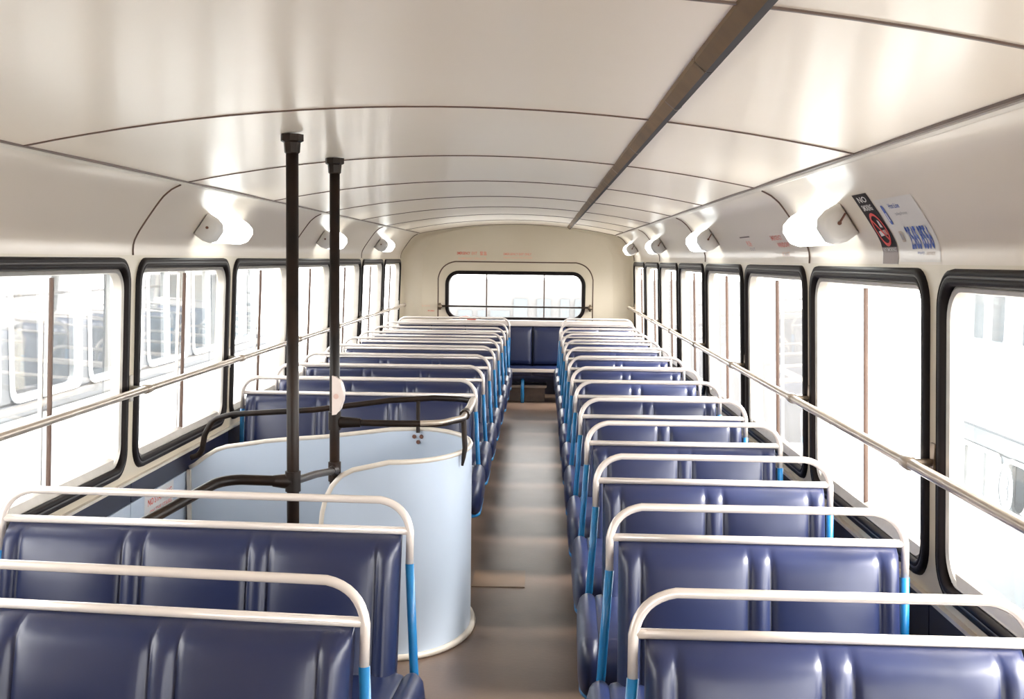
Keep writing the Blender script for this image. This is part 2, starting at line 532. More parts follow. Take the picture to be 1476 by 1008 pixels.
# ------------------------------------------------------------------ ceiling, coves
def build_ceiling():
    NU = 24
    us = [-JW + 2 * JW * i / NU for i in range(NU + 1)]
    bm = bmesh.new()
    # roof shell, one continuous outer skin
    prof = [(-1.21, CAMZ - 0.02)] + [(-a, CAMZ + h + 0.02) for a, h in COVE[2:]] + [(u, ceil_z(u) + 0.02) for u in us] \
        + [(a, CAMZ + h + 0.02) for a, h in reversed(COVE[2:])] + [(1.21, CAMZ - 0.02)]
    A = [bm.verts.new((C + u, Y0 - 0.05, z)) for u, z in prof]
    B = [bm.verts.new((C + u, 11.78, z)) for u, z in prof]
    for i in range(len(prof) - 1):
        bm.faces.new((A[i], A[i + 1], B[i + 1], B[i]))
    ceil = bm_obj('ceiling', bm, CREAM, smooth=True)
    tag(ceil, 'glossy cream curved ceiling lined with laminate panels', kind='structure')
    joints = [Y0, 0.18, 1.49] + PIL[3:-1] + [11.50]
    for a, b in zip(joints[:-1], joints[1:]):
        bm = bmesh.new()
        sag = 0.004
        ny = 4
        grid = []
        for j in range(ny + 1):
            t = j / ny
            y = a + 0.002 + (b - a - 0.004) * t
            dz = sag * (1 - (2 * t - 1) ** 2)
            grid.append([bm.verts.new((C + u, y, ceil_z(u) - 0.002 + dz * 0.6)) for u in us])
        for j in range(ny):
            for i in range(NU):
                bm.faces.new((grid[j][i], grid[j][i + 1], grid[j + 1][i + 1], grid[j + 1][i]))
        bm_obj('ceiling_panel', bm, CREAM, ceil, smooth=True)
    for y in joints[1:]:
        bm = bmesh.new()
        loops = []
        for dy, dz in ((-0.0045, 0), (-0.0035, -0.004), (0.0035, -0.004), (0.0045, 0)):
            loops.append([bm.verts.new((C + u, y + dy, ceil_z(u) - 0.001 + dz)) for u in us])
        for P, Q in zip(loops[:-1], loops[1:]):
            for i in range(NU):
                bm.faces.new((P[i], P[i + 1], Q[i + 1], Q[i]))
        bm_obj('joint_strip', bm, BROWN, ceil)
    for side in (-1, 1):
        # longitudinal joint between ceiling and cove
        def strip(name, m, pts):
            bm = bmesh.new()
            A = [bm.verts.new((C + side * u, Y0, CAMZ + h)) for u, h in pts]
            B = [bm.verts.new((C + side * u, 11.50, CAMZ + h)) for u, h in pts]
            for i in range(len(pts) - 1):
                bm.faces.new((A[i], A[i + 1], B[i + 1], B[i]))
            bm_obj(name, bm, m, ceil, smooth=False)
        strip('joint_strip', BROWN, [(0.954, 0.2535), (0.955, 0.248), (0.961, 0.2465), (0.963, 0.251)])
        strip('cove_bead', BEIGE, [(0.963, 0.251), (0.966, 0.2445), (0.975, 0.2405), (0.983, 0.2415)])
        cj = [Y0, 1.44, 3.96, 6.48, 9.00, 11.50]
        ss = [cl[-1] * k / 18 for k in range(19)]
        for a, b in zip(cj[:-1], cj[1:]):
            bm = bmesh.new()
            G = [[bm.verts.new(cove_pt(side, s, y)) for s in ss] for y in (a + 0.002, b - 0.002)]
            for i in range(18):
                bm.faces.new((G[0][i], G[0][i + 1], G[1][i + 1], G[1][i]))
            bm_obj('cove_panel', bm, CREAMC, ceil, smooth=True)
        for y in cj[1:]:
            bm = bmesh.new()
            tube(bm, [cove_pt(side, s, y, 0.0005) for s in ss[:-1]], 0.0042, 6)
            bm_obj('joint_strip', bm, BROWN, ceil, smooth=True)
    return ceil
CEIL = build_ceiling()

# ------------------------------------------------------------------ rear wall
YR = 11.72
def section_outline():
    pts = [(-hw(z), z) for z in (0.0, 0.5, 0.9, 1.2)]
    pts += [(-a, CAMZ + h) for a, h in COVE]
    n = 24
    pts += [(-JW + 2 * JW * i / n, ceil_z(-JW + 2 * JW * i / n)) for i in range(1, n)]
    pts += [(a, CAMZ + h) for a, h in reversed(COVE)]
    pts += [(hw(z), z) for z in (1.2, 0.9, 0.5, 0.0)]
    return pts
RW = (-0.27 - 0.705, -0.27 + 0.705, 0.735, 1.235)            # rear window outer seal
def build_rear():
    bm = bmesh.new()
    P = section_outline()
    R = 0.20
    rings = []
    K = 6
    for k in range(K + 1):
        a = k / K * math.pi / 2
        y = Y1 + (YR - Y1) * math.sin(a)
        ins = R * (1 - math.cos(a))
        ring = []
        for u, z in P:
            f = 1 - ins / 1.15
            zz = z - 0.004 * (1 - math.cos(a)) if z > CAMZ else z
            ring.append(bm.verts.new((C + u * f, y, zz)))
        rings.append(ring)
    for A, B in zip(rings[:-1], rings[1:]):
        for i in range(len(A) - 1):
            f = bm.faces.new((A[i], A[i + 1], B[i + 1], B[i]))
            f.smooth = True
    outer = [v.co.copy() for v in rings[-1]]
    L = rrect(RW[0] + 0.012, RW[1] - 0.012, RW[2] + 0.012, RW[3] - 0.012, 0.125)
    plane_with_hole(bm, outer, [(x, YR, z) for x, z in L], [(x, YR + 0.05, z) for x, z in L])
    for f in bm.faces:
        if all(abs(v.co.y - YR) < 1e-4 for v in f.verts):
            f.smooth = False
    me = bpy.data.meshes.new('wall_back')
    bm.to_mesh(me); bm.free()
    w = link('wall_back', me, CREAMW)
    tag(w, 'cream rear wall with rounded corners and the emergency door outline', kind='structure')
    # window
    o = empty('window_21', (C, YR, RW[2]), 'wide rounded rear window with black rubber seal and guard bar', kind='structure')
    def L(ins, dy, r=0.135):
        return [(x, YR + dy, z) for x, z in rrect(RW[0] + ins, RW[1] - ins, RW[2] + ins, RW[3] - ins, r - ins)]
    bm = bmesh.new()
    ring_loops(bm, [L(i, d) for i, d in ((0, 0), (0.003, -0.012), (0.016, -0.016), (0.032, -0.012), (0.038, 0.0), (0.04, 0.03))])
    set_parent_keep(bm_obj('rubber_seal', bm, RUBBER, smooth=True), o)
    bm = bmesh.new()
    bm.faces.new([bm.verts.new(p) for p in L(0.03, 0.02)])
    set_parent_keep(bm_obj('glass_pane', bm, GLASS), o)
    for px in (702, 785):
        x = (px - 782) * YR / 1680
        bm = bmesh.new(); box(bm, x - 0.006, x + 0.006, YR + 0.008, YR + 0.018, RW[2] + 0.035, RW[3] - 0.035)
        set_parent_keep(bm_obj('sash_bar', bm, BROWN), o)
    # emergency door outline (groove bead)
    bm = bmesh.new()
    dx0, dx1, zt = -1.046, 0.509, 1.325
    tube(bm, fillet([(dx0, YR, 0.0), (dx0, YR, zt), (dx1, YR, zt), (dx1, YR, 0.0)], 0.17, 8), 0.006, 6)
    bm_obj('door_gap', bm, BROWN, w, smooth=True)
    bm = bmesh.new(); box(bm, C - 0.94, C + 0.94, YR - 0.015, YR - 0.002, 0.0, 0.64)
    bm_obj('lower_panel', bm, NAVYWALL, w)  # dark panel added to darken the space under the rear bench
    # guard bar
    g = empty('window_guard_bar', (C, YR, 0.88), 'thin dark guard bar with end knobs across the rear window', 'bar')
    zb = CAMZ - 68.5 * 11.65 / 1680
    bm = bmesh.new(); tube(bm, [(-1.02, 11.66, zb + 0.004), (0.48, 11.66, zb + 0.004)], 0.009, 8)
    set_parent_keep(bm_obj('bar', bm, BLACKP, smooth=True), g)
    for x in (-1.022, 0.482):
        bm = bmesh.new()
        tube(bm, [(x, YR, zb), (x, 11.64, zb)], [0.024, 0.024], 10)
        tube(bm, [(x, 11.66, zb - 0.035), (x, 11.66, zb + 0.035)], 0.012, 8)
        set_parent_keep(bm_obj('end_knob', bm, mat('bronze_knob', (0.22, 0.17, 0.12), 0.35, metal=0.6) if x < 0 else bpy.data.materials['bronze_knob'], smooth=True), g)
    return w
build_rear()

# ------------------------------------------------------------------ front wall behind the camera
def build_front():
    bm = bmesh.new()
    outer = [(C + u, Y0, z) for u, z in section_outline()]
    L = rrect(C + 0.10, C + 1.0, 0.62, 1.33, 0.12)  # unseen opening kept to the right half so the left seats stay dark
    plane_with_hole(bm, outer, [(x, Y0, z) for x, z in L], [(x, Y0 - 0.05, z) for x, z in L])
    w = bm_obj('wall_front', bm, CREAMW)
    tag(w, 'cream front wall behind the camera with the upper windscreen', kind='structure')
    bm = bmesh.new(); bm.faces.new([bm.verts.new((x, Y0 - 0.02, z)) for x, z in L])
    o = bm_obj('window_22', bm, GLASS); tag(o, 'front windscreen behind the camera', kind='structure')
build_front()

# ------------------------------------------------------------------ seats
ROLL = 0.05
def segs(x0, x1, n):
    """[(start, end, is_roll)] panels with narrow rolls between and at the ends"""
    pw = ((x1 - x0) - ROLL * (n + 1)) / n
    out = []; x = x0
    for i in range(n):
        out.append((x, x + ROLL, True)); x += ROLL
        out.append((x, x + pw, False)); x += pw
    out.append((x, x + ROLL, True))
    return out
def bulge_samples(sg):
    xs = []
    for a, b, roll in sg:
        k = 7 if roll else 12
        for i in range(k):
            t = i / k
            if not roll:
                t = 0.5 - 0.5 * math.cos(math.pi * t)
            s = math.sin(math.pi * t)
            xs.append((a + (b - a) * t, (0.017 * s ** 0.6) if roll else (0.021 * s ** 0.36)))
    xs.append((sg[-1][1], 0.0))
    return xs
def lean(z):
    return (z - 0.79) * 0.10
def pad_lean(z):
    return (z - 0.712) * 0.19 - 0.008
def back_mesh(x0, x1, z0, z1, n, T=0.045, sg=None, leanf=None, y_off=0.0):
    sg = sg or segs(x0, x1, n)
    leanf = leanf or pad_lean
    S = bulge_samples(sg)
    bm = bmesh.new()
    nv = 18
    rt = 0.045
    rows = []
    H = z1 - z0
    for j in range(nv + 1):
        t = j / nv
        t = t ** 0.8 if t > 0 else 0
        z = z0 + H * t
        d = z - (z1 - rt)
        e = math.sqrt(max(0.0, 1 - (max(0, d) / rt) ** 2)) if d > 0 else 1.0
        d2 = (z0 + 0.03) - z
        if d2 > 0:
            e = math.sqrt(max(0.0, 1 - (d2 / 0.03) ** 2))
        row = []
        for (x, b) in S:
            ex = min(x - x0, x1 - x)
            es = math.sqrt(max(0, 1 - (1 - min(1, ex / 0.025)) ** 2))
            # puckering near the top: seams fan slightly
            bb = b * (0.55 + 0.45 * min(1, max(0, (z1 - z)) / 0.10))
            y = -(T * e * (0.45 + 0.55 * es)) - bb * e * (0.3 + 0.7 * es) + leanf(z) + y_off
            row.append(bm.verts.new((x, y, z)))
        rows.append(row)
    m = len(S)
    for j in range(nv):
        for i in range(m - 1):
            bm.faces.new((rows[j][i], rows[j][i + 1], rows[j + 1][i + 1], rows[j + 1][i]))
    border = rows[0] + [r[-1] for r in rows[1:-1]] + rows[-1][::-1] + [r[0] for r in rows[1:-1]][::-1]
    back = [bm.verts.new((v.co.x, 0.010 + leanf(v.co.z) + y_off, v.co.z)) for v in border]
    k = len(border)
    for i in range(k):
        bm.faces.new((border[i], back[i], back[(i + 1) % k], border[(i + 1) % k]))
    bm.faces.new(back)
    return bm
def cushion_mesh(x0, x1, y0, y1, z0, z1, n, sg=None, rr=0.055):
    sg = sg or segs(x0, x1, n)
    S = bulge_samples(sg)
    base = rrect(y0, y1, z0, z1, min(rr, (z1 - z0) * 0.48), 5)
    cy, cz = (y0 + y1) / 2, (z0 + z1) / 2
    bm = bmesh.new()
    rings = []
    for x, b in S:
        ex = min(x - x0, x1 - x)
        es = math.sqrt(max(0, 1 - (1 - min(1, ex / 0.04)) ** 2))
        g = -0.035 * (1 - es) + b * 0.9
        ring = []
        for (y, z) in base:
            d = Vector((y - cy, (z - cz) * 2.2)).normalized()
            ring.append(bm.verts.new((x, y + d.x * g, z + d.y * g)))
        rings.append(ring)
    k = len(base)
    for A, B in zip(rings[:-1], rings[1:]):
        for i in range(k):
            bm.faces.new((A[i], A[(i + 1) % k], B[(i + 1) % k], B[i]))
    bm.faces.new(rings[0][::-1]); bm.faces.new(rings[-1])
    return bm

TR = 0.0092
def make_seat(dirn, Wd, n, label):
    """origin on the floor under the aisle-side tube; the seat runs dirn*x to the wall and faces -y"""
    root = empty('bus_seat', (0, 0, 0), label, 'seat')
    d = dirn
    def X(x): return d * x
    def sp(x, z): return (X(x - max(0, 0.64 - z) * 0.065), lean(z), z)   # splayed aisle tube
    zs = 0.645
    # cream loop
    bm = bmesh.new()
    pts = [Vector((X(0), lean(zs), zs)), Vector((X(0), lean(0.79), 0.79)), Vector((X(Wd), lean(0.79), 0.79)), Vector((X(Wd), lean(zs), zs))]
    tube(bm, fillet(pts, 0.075, 8), TR, 10)
    tube(bm, [(X(0), lean(0.72) + 0.002, 0.72), (X(Wd), lean(0.72) + 0.002, 0.72)], TR, 10)
    bm_obj('grab_rail', bm, TUBE, root, smooth=True)
    # blue side tubes down to the cushion frame
    for xx, sl in ((0, 1), (Wd, 0)):
        bm = bmesh.new()
        P = [(X(xx - sl * (zs - z) * 0.065), lean(max(z, 0.2)), z) for z in (zs, 0.5, 0.38, 0.262)]
        tube(bm, P, TR + 0.0012, 10)
        bm_obj('side_tube', bm, BLUE, root, smooth=True)
    # floor legs set in from the aisle
    for xx in (0.17, Wd - 0.06):
        bm = bmesh.new()
        tube(bm, [(X(xx), -0.42, 0.262), (X(xx), -0.40, 0.0)], TR + 0.001, 8)
        box(bm, min(X(xx - 0.03), X(xx + 0.03)), max(X(xx - 0.03), X(xx + 0.03)), -0.44, -0.36, 0.0, 0.005)
        bm_obj('leg', bm, VINYL_DK, root, smooth=False)
        bm = bmesh.new()
        tube(bm, [(X(xx), -0.08, 0.262), (X(xx), -0.10, 0.0)], TR + 0.001, 8)
        bm_obj('leg', bm, VINYL_DK, root, smooth=True)
    # frame below the cushion
    bm = bmesh.new()
    tube(bm, fillet([(X(-0.035), -0.06, 0.262), (X(-0.035), -0.50, 0.262), (X(Wd), -0.50, 0.262), (X(Wd), -0.06, 0.262)], 0.06, 6, closed=True), 0.011, 8, closed=True)
    bm_obj('cushion_frame', bm, BLUE, root, smooth=True)
    a, b = 0.020, Wd - 0.020
    def mirror(bm):
        if d < 0:
            for v in bm.verts: v.co.x = -v.co.x
        return bm
    bm_obj('backrest', mirror(back_mesh(a, b, 0.355, 0.712, n)), VINYL, root, smooth=True)
    bm_obj('cushion', mirror(cushion_mesh(-0.05, Wd - 0.005, -0.52, -0.05, 0.272, 0.405, n)), VINYL, root, angle=1.0)
    # board on the back
    bm = bmesh.new()
    x0, x1 = sorted((X(a + 0.01), X(b - 0.01)))
    box(bm, x0, x1, 0.010, 0.016, 0.37, 0.70)
    for v in bm.verts: v.co.y += pad_lean(v.co.z)
    bm_obj('back_board', bm, VINYL_DK, root)
    return root

def copy_tree(o, parent=None):
    c = o.copy(); COL.objects.link(c)
    if parent is not None: c.parent = parent
    for ch in o.children:
        copy_tree(ch, c)
    return c
ORD = ['first', 'second', 'third', 'fourth', 'fifth', 'sixth', 'seventh', 'eighth', 'ninth', 'tenth', 'eleventh', 'twelfth', 'thirteenth', 'fourteenth']
rowy = [1.945 + 0.689 * i for i in range(13)]
random.seed(4)
def place(proto, used, x, y, rz, label, group):
    o = proto if not used else copy_tree(proto)
    o.location = (x, y, 0); o.rotation_euler = (0, 0, rz)
    tag(o, label, 'seat', group)
    return o
pr = make_seat(1, 0.665, 2, '')
for i, y in enumerate(rowy):
    pos = 'nearest the camera' if i == 0 else ('last before the rear bench' if i == 12 else '%s row from the camera' % ORD[i])
    place(pr, i > 0, 0.163, y, math.radians(-1.2 if i < 3 else random.uniform(-0.5, 0.3)),
          'navy vinyl double seat right of the aisle, %s' % pos, 'double seats right of the aisle')
pl2 = make_seat(-1, 0.985, 3, '')
place(pl2, False, -0.297, rowy[0] + 0.03, math.radians(-6.0), 'dark navy triple seat left of the aisle, nearest the camera', 'triple seats left of the aisle')
place(pl2, True, -0.297, rowy[1] + 0.025, math.radians(-3.5), 'dark navy triple seat left of the aisle, directly before the stair enclosure', 'triple seats left of the aisle')
pl = make_seat(-1, 1.085, 3, '')
for k, i in enumerate(range(5, 13)):
    pos = 'directly behind the stair enclosure' if k == 0 else ('last before the rear bench' if i == 12 else '%s row behind the stair enclosure' % ORD[k])
    place(pl, k > 0, -0.300, rowy[i] - 0.02, math.radians(random.uniform(0.0, 1.0)),
          'navy vinyl triple seat left of the aisle, %s' % pos, 'triple seats left of the aisle')

# ------------------------------------------------------------------ rear bench
def rear_bench():
    r = empty('rear_bench', (C, 11.3, 0), 'full-width navy rear bench under the rear window', 'bench')
    bx = [-1.385, -1.075, -0.745, -0.415, -0.085, 0.245, 0.565, 0.875]
    for a, b in zip(bx[:-1], bx[1:]):
        m = back_mesh(a + 0.006, b - 0.006, 0.318, 0.702, 1, T=0.04,
                      sg=[(a + 0.006, b - 0.006, False)], leanf=lambda z: (z - 0.7) * 0.06, y_off=11.32)
        set_parent_keep(bm_obj('backrest', m, VINYL, smooth=True), r)
    bm = cushion_mesh(-1.385, 0.875, 10.93, 11.30, 0.262, 0.322, 1, sg=[(a, b, False) for a, b in zip(bx[:-1], bx[1:])], rr=0.028)
    set_parent_keep(bm_obj('cushion', bm, VINYL, angle=1.0), r)
    bm = bmesh.new(); box(bm, -1.385, 0.875, 10.905, 10.925, 0.295, 0.328, 0.004)
    set_parent_keep(bm_obj('front_edge_strip', bm, TUBE), r)
    bm = bmesh.new(); box(bm, -1.385, 0.875, 10.93, 11.28, 0.235, 0.262)
    set_parent_keep(bm_obj('seat_board', bm, VINYL_DK), r)
    bm = bmesh.new(); box(bm, -1.385, 0.875, 11.305, 11.36, 0.708, 0.762, 0.008)
    set_parent_keep(bm_obj('top_ledge', bm, TUBE), r)
    bm = bmesh.new(); box(bm, -1.385, 0.875, 11.34, 11.36, 0.25, 0.708)
    set_parent_keep(bm_obj('back_board', bm, VINYL_DK), r)
    for x in (-1.2, -0.173, 0.75):
        bm = bmesh.new(); tube(bm, [(x, 10.96, 0.24), (x, 10.96, 0.0)], 0.016, 8)
        set_parent_keep(bm_obj('leg', bm, BLUE, smooth=True), r)
    for x0, x1 in ((-1.385, -0.31), (0.195, 0.875)):
        bm = bmesh.new()
        tube(bm, fillet([(x0, 11.22, 0.60), (x0, 11.22, 0.785), (x1, 11.22, 0.785), (x1, 11.22, 0.60)], 0.07, 7), TR, 8)
        set_parent_keep(bm_obj('grab_rail', bm, TUBE, smooth=True), r)
        xi = x1 if x0 < -1 else x0
        bm = bmesh.new(); tube(bm, [(xi, 11.22, 0.60), (xi, 11.20, 0.3)], TR + 0.001, 8)
        set_parent_keep(bm_obj('leg', bm, BLUE, smooth=True), r)
rear_bench()
def storage_box():
    r = empty('storage_box', (-0.15, 11.2, 0), 'low grey-brown box on the floor under the rear bench', 'box')
    bm = bmesh.new()
    box(bm, -0.36, 0.04, 11.05, 11.30, 0.0, 0.135, 0.004)
    set_parent_keep(bm_obj('body', bm, WOODB), r)
    bm = bmesh.new()
    box(bm, -0.37, 0.055, 11.035, 11.31, 0.135, 0.16, 0.004)
    set_parent_keep(bm_obj('lid', bm, BEIGE), r)
storage_box()

# ------------------------------------------------------------------ stair enclosure
SHEET_PATH = []
def stair_enclosure():
    r = empty('stair_enclosure', (-0.7, 4.2, 0), 'pale blue sheet enclosure curving round the stairwell', 'partition')
    far_y = 4.60
    # plan path from the left wall, along the far side, round the aisle end and back to the pole
    P = [(x, far_y) for x in (-1.405, -1.378, -1.337, -1.296, -1.255, -1.18, -1.10, -1.005, -0.862, -0.73, -0.60)]
    cxp, cyp, rx, ry = -0.50, 4.215, 0.245, 0.388
    for k in range(0, 25):
        a = math.pi / 2 - math.pi * k / 24
        P.append((cxp + rx * math.cos(a) ** 1 if True else 0, cyp + ry * math.sin(a)))
    P += [(-0.56, 3.825), (-0.62, 3.822), (-0.66, 3.82), (-0.69, 3.82), (-0.71, 3.82), (-0.722, 3.82), (-0.728, 3.82)]
    n = len(P)
    zt = []
    for i, (x, y) in enumerate(P):
        if i < 11:
            pts = [(-1.42, 0.492), (-1.378, 0.517), (-1.337, 0.549), (-1.296, 0.574), (-1.255, 0.588), (-1.18, 0.599), (-1.10, 0.612), (-1.005, 0.622), (-0.862, 0.634), (-0.60, 0.667)]
            for (xa, za), (xb, zb) in zip(pts[:-1], pts[1:]):
                if xa <= x <= xb:
                    zt.append(za + (zb - za) * (x - xa) / (xb - xa)); break
            else:
                zt.append(0.662)
        elif x < -0.51 and y < 4:
            pts = [(-0.50, 0.672), (-0.56, 0.658), (-0.62, 0.645), (-0.66, 0.625), (-0.69, 0.59), (-0.71, 0.55), (-0.722, 0.50), (-0.728, 0.44)]
            for (xa, za), (xb, zb) in zip(pts[:-1], pts[1:]):
                if xb - 1e-6 <= x <= xa + 1e-6:
                    zt.append(za + (zb - za) * (xa - x) / (xa - xb)); break
        else:
            zt.append(0.672)
    V = [Vector((x, y, 0)) for x, y in P]
    N = []
    for i in range(n):
        t = (V[min(i + 1, n - 1)] - V[max(i - 1, 0)]).normalized()
        N.append(Vector((t.y, -t.x, 0)))
    bm = bmesh.new()
    T = 0.006
    ring = []
    for i in range(n):
        # the far wall of the enclosure goes down into the stairwell
        zb = 0.0
        ring.append([bm.verts.new(V[i] + N[i] * s * T + Vector((0, 0, z))) for s, z in ((-1, zb), (1, zb), (1, zt[i]), (-1, zt[i]))])
    for A, B in zip(ring[:-1], ring[1:]):
        for k in range(4):
            bm.faces.new((A[k], A[(k + 1) % 4], B[(k + 1) % 4], B[k]))
    bm.faces.new(ring[0]); bm.faces.new(ring[-1][::-1])
    set_parent_keep(bm_obj('curved_sheet', bm, PALEBLUE, angle=0.8), r)
    bm = bmesh.new()
    tube(bm, [V[i] + Vector((0, 0, zt[i])) for i in range(n)] + [V[-1] + Vector((0, 0, 0.02))], 0.0095, 8)
    set_parent_keep(bm_obj('edge_trim', bm, BEIGE, smooth=True), r)
    # base trim on the floor
    bm = bmesh.new()
    tube(bm, [V[i] + N[i] * -0.014 + Vector((0, 0, 0.010)) for i in range(10, n)], 0.012, 8)
    set_parent_keep(bm_obj('base_trim', bm, BEIGE, smooth=True), r)
    bm = bmesh.new(); box(bm, -1.412, -1.398, far_y - 0.022, far_y - 0.004, 0.0, 0.495)
    set_parent_keep(bm_obj('corner_strip', bm, BEIGE), r)
    for (px, py) in ((598.5, 632), (609, 632), (604.3, 640)):
        dy = far_y - 0.012
        x = (px - 782) * dy / 1680; z = CAMZ - (py - 372.8) * dy / 1680
        bm = bmesh.new(); tube(bm, [(x, dy + 0.006, z), (x, dy - 0.004, z)], [0.009, 0.007], 8)
        set_parent_keep(bm_obj('bolt', bm, RUST), r)
    return r
stair_enclosure()

def stairs():
    r = empty('staircase', (-1.08, 3.9, 0), 'staircase descending inside the pale blue enclosure', 'stairs', kind='structure')
    # shaft lining
    bm = bmesh.new()
    for (a, b) in (((HX1, HY0), (HX1, HY1)), ((HX1, HY1), (HX0 - 0.02, HY1)), ((HX0 - 0.02, HY0), (HX1, HY0))):
        vs = [bm.verts.new(p) for p in ((a[0], a[1], 0), (b[0], b[1], 0), (b[0], b[1], -0.9), (a[0], a[1], -0.9))]
        bm.faces.new(vs)
    vs = [bm.verts.new(p) for p in ((HX0 - 0.02, HY0, -0.9), (HX1, HY0, -0.9), (HX1, HY1, -0.9), (HX0 - 0.02, HY1, -0.9))]
    bm.faces.new(vs)
    set_parent_keep(bm_obj('shaft_lining', bm, PALEBLUE), r)
    for k in range(4):
        bm = bmesh.new()
        box(bm, HX0, HX1 - 0.002, HY0 + 0.30 * k, HY0 + 0.30 * (k + 1), -0.9, -0.20 - 0.20 * k + 0.0)
        set_parent_keep(bm_obj('step', bm, NAVYWALL), r)
stairs()

# ------------------------------------------------------------------ poles and stair rails
def pole(name, x, y, label, sleeves):
    zt = ceil_z(x - C) - 0.004
    r = empty(name, (x, y, 0), label, 'pole')
    bm = bmesh.new(); tube(bm, [(x, y, 0.0), (x, y, zt - 0.02)], 0.017, 16)
    set_parent_keep(bm_obj('tube', bm, BLACKP, smooth=True), r)
    bm = bmesh.new()
    prof = [(zt, 0.031), (zt - 0.018, 0.031), (zt - 0.022, 0.023), (zt - 0.048, 0.021), (zt - 0.052, 0.0165)]
    tube(bm, [(x, y, z) for z, _ in prof], [q for _, q in prof], 8)
    set_parent_keep(bm_obj('ceiling_flange', bm, BLACKP), r)
    bm = bmesh.new(); tube(bm, [(x, y, 0.0), (x, y, 0.012), (x, y, 0.02)], [0.035, 0.033, 0.018], 14)
    set_parent_keep(bm_obj('floor_flange', bm, BLACKP), r)
    for z0, z1 in sleeves:
        bm = bmesh.new(); tube(bm, [(x, y, z0), (x, y, z1)], 0.0215, 14)
        set_parent_keep(bm_obj('clamp', bm, BLACKP, angle=0.8), r)
    return r
P1 = (-0.675, 3.14); P2 = (-0.689, 3.86)
pole('stair_pole', *P1, 'thick dark floor-to-ceiling pole, nearer of the two by the stairs', [(0.71, 0.765)])
p2 = pole('stair_pole', *P2, 'dark floor-to-ceiling pole carrying the whitish bell push', [(0.775, 0.835), (0.60, 0.665)])
bm = bmesh.new(); box(bm, P2[0] + 0.012, P2[0] + 0.038, P2[1] - 0.014, P2[1] + 0.014, 0.49, 0.53, 0.003)
set_parent_keep(bm_obj('bracket', bm, BLACKP), p2)
# bell push on the pole
b = empty('bell_push', (P2[0] + 0.016, P2[1] - 0.015, 0.9), 'whitish pink bell push housing clamped on the pole', 'bell push')
bm = bmesh.new()
side = [(0.0, 0.958), (0.014, 0.955), (0.030, 0.932), (0.037, 0.905), (0.036, 0.875), (0.026, 0.845), (0.014, 0.829), (0.0, 0.827)]
A = [(P2[0] - 0.004 + x, P2[1] - 0.028, z) for x, z in side]
B_ = [(P2[0] - 0.004 + x, P2[1] + 0.016, z) for x, z in side]
rr_ = ring_loops(bm, [B_, A], close_last=True)
bm.faces.new(rr_[0][::-1])
set_parent_keep(bm_obj('housing', bm, PINKW, angle=0.9), b)
bm = bmesh.new(); tube(bm, [(P2[0] + 0.010, P2[1] - 0.027, 0.89), (P2[0] + 0.010, P2[1] - 0.031, 0.89)], 0.009, 10)
set_parent_keep(bm_obj('button', bm, mat('pink_button', (0.62, 0.42, 0.36), 0.4)), b)

def stair_rails():
    r = empty('stair_handrail', (-0.8, 4.3, 0.7), 'black upper handrail looping above the pale blue enclosure', 'handrail')
    main = [(-1.395, 4.58, 0.545), (-1.352, 4.58, 0.56), (-1.338, 4.58, 0.64), (-1.305, 4.58, 0.70), (-1.23, 4.58, 0.722), (-0.9, 4.58, 0.745), (-0.60, 4.58, 0.787), (-0.42, 4.58, 0.80), (-0.32, 4.555, 0.80), (-0.268, 4.50, 0.80)]
    o = tube_obj('handrail', fillet(main, 0.05, 4), 0.0115, BLACKP, r)
    o = tube_obj('worn_corner_piece', [(-0.264, 4.53, 0.80), (-0.262, 4.30, 0.80), (-0.266, 4.10, 0.80)], 0.0145, RAILM, r)
    o['label'] = 'worn cream corner piece'
    o = tube_obj('clamp', [(-0.266, 4.14, 0.80), (-0.268, 4.08, 0.80)], 0.019, BLACKP, r)
    o = tube_obj('handrail', fillet([(-0.267, 4.08, 0.80), (-0.268, 3.99, 0.80), (-0.33, 3.86, 0.80), (-0.46, 3.845, 0.80), (-0.689, 3.86, 0.80)], 0.05, 5), 0.0115, BLACKP, r)
    o = tube_obj('worn_corner_piece', fillet([(-0.266, 4.085, 0.804), (-0.267, 3.99, 0.804), (-0.33, 3.857, 0.804), (-0.40, 3.845, 0.803)], 0.05, 5), 0.0095, RAILM, r)
    tube_obj('post', [(-0.485, 4.58, 0.66), (-0.485, 4.58, 0.795)], 0.008, BLACKP, r)
    tube_obj('post', [(-0.268, 4.03, 0.795), (-0.262, 4.03, 0.69), (-0.266, 4.025, 0.66), (-0.270, 4.02, 0.63)], [0.010, 0.009, 0.008, 0.004], BLACKP, r)
    tube_obj('clamp', [(-0.60, 3.855, 0.80), (-0.67, 3.86, 0.80)], [0.015, 0.02], BLACKP, r)
    r2 = empty('stair_handrail', (-0.85, 3.1, 0.7), 'black lower handrail joining both poles and bending towards the front triple seat', 'handrail')
    tube_obj('handrail', [(P2[0], P2[1], 0.635), (-0.682, 3.5, 0.69), (P1[0], P1[1], 0.737)], 0.0115, BLACKP, r2)
    tube_obj('handrail', fillet([(P1[0], P1[1], 0.737), (-0.865, 3.13, 0.742), (-0.975, 2.705, 0.695)], [0, 0.07, 0], 6), 0.0145, BLACKP, r2)
    tube_obj('clamp', [(P1[0] - 0.055, 3.14, 0.737), (P1[0] + 0.0, 3.14, 0.737)], [0.016, 0.023], BLACKP, r2)
    tube_obj('clamp', [(P2[0], 3.80, 0.645), (P2[0], 3.85, 0.637)], [0.014, 0.02], BLACKP, r2)
stair_rails()

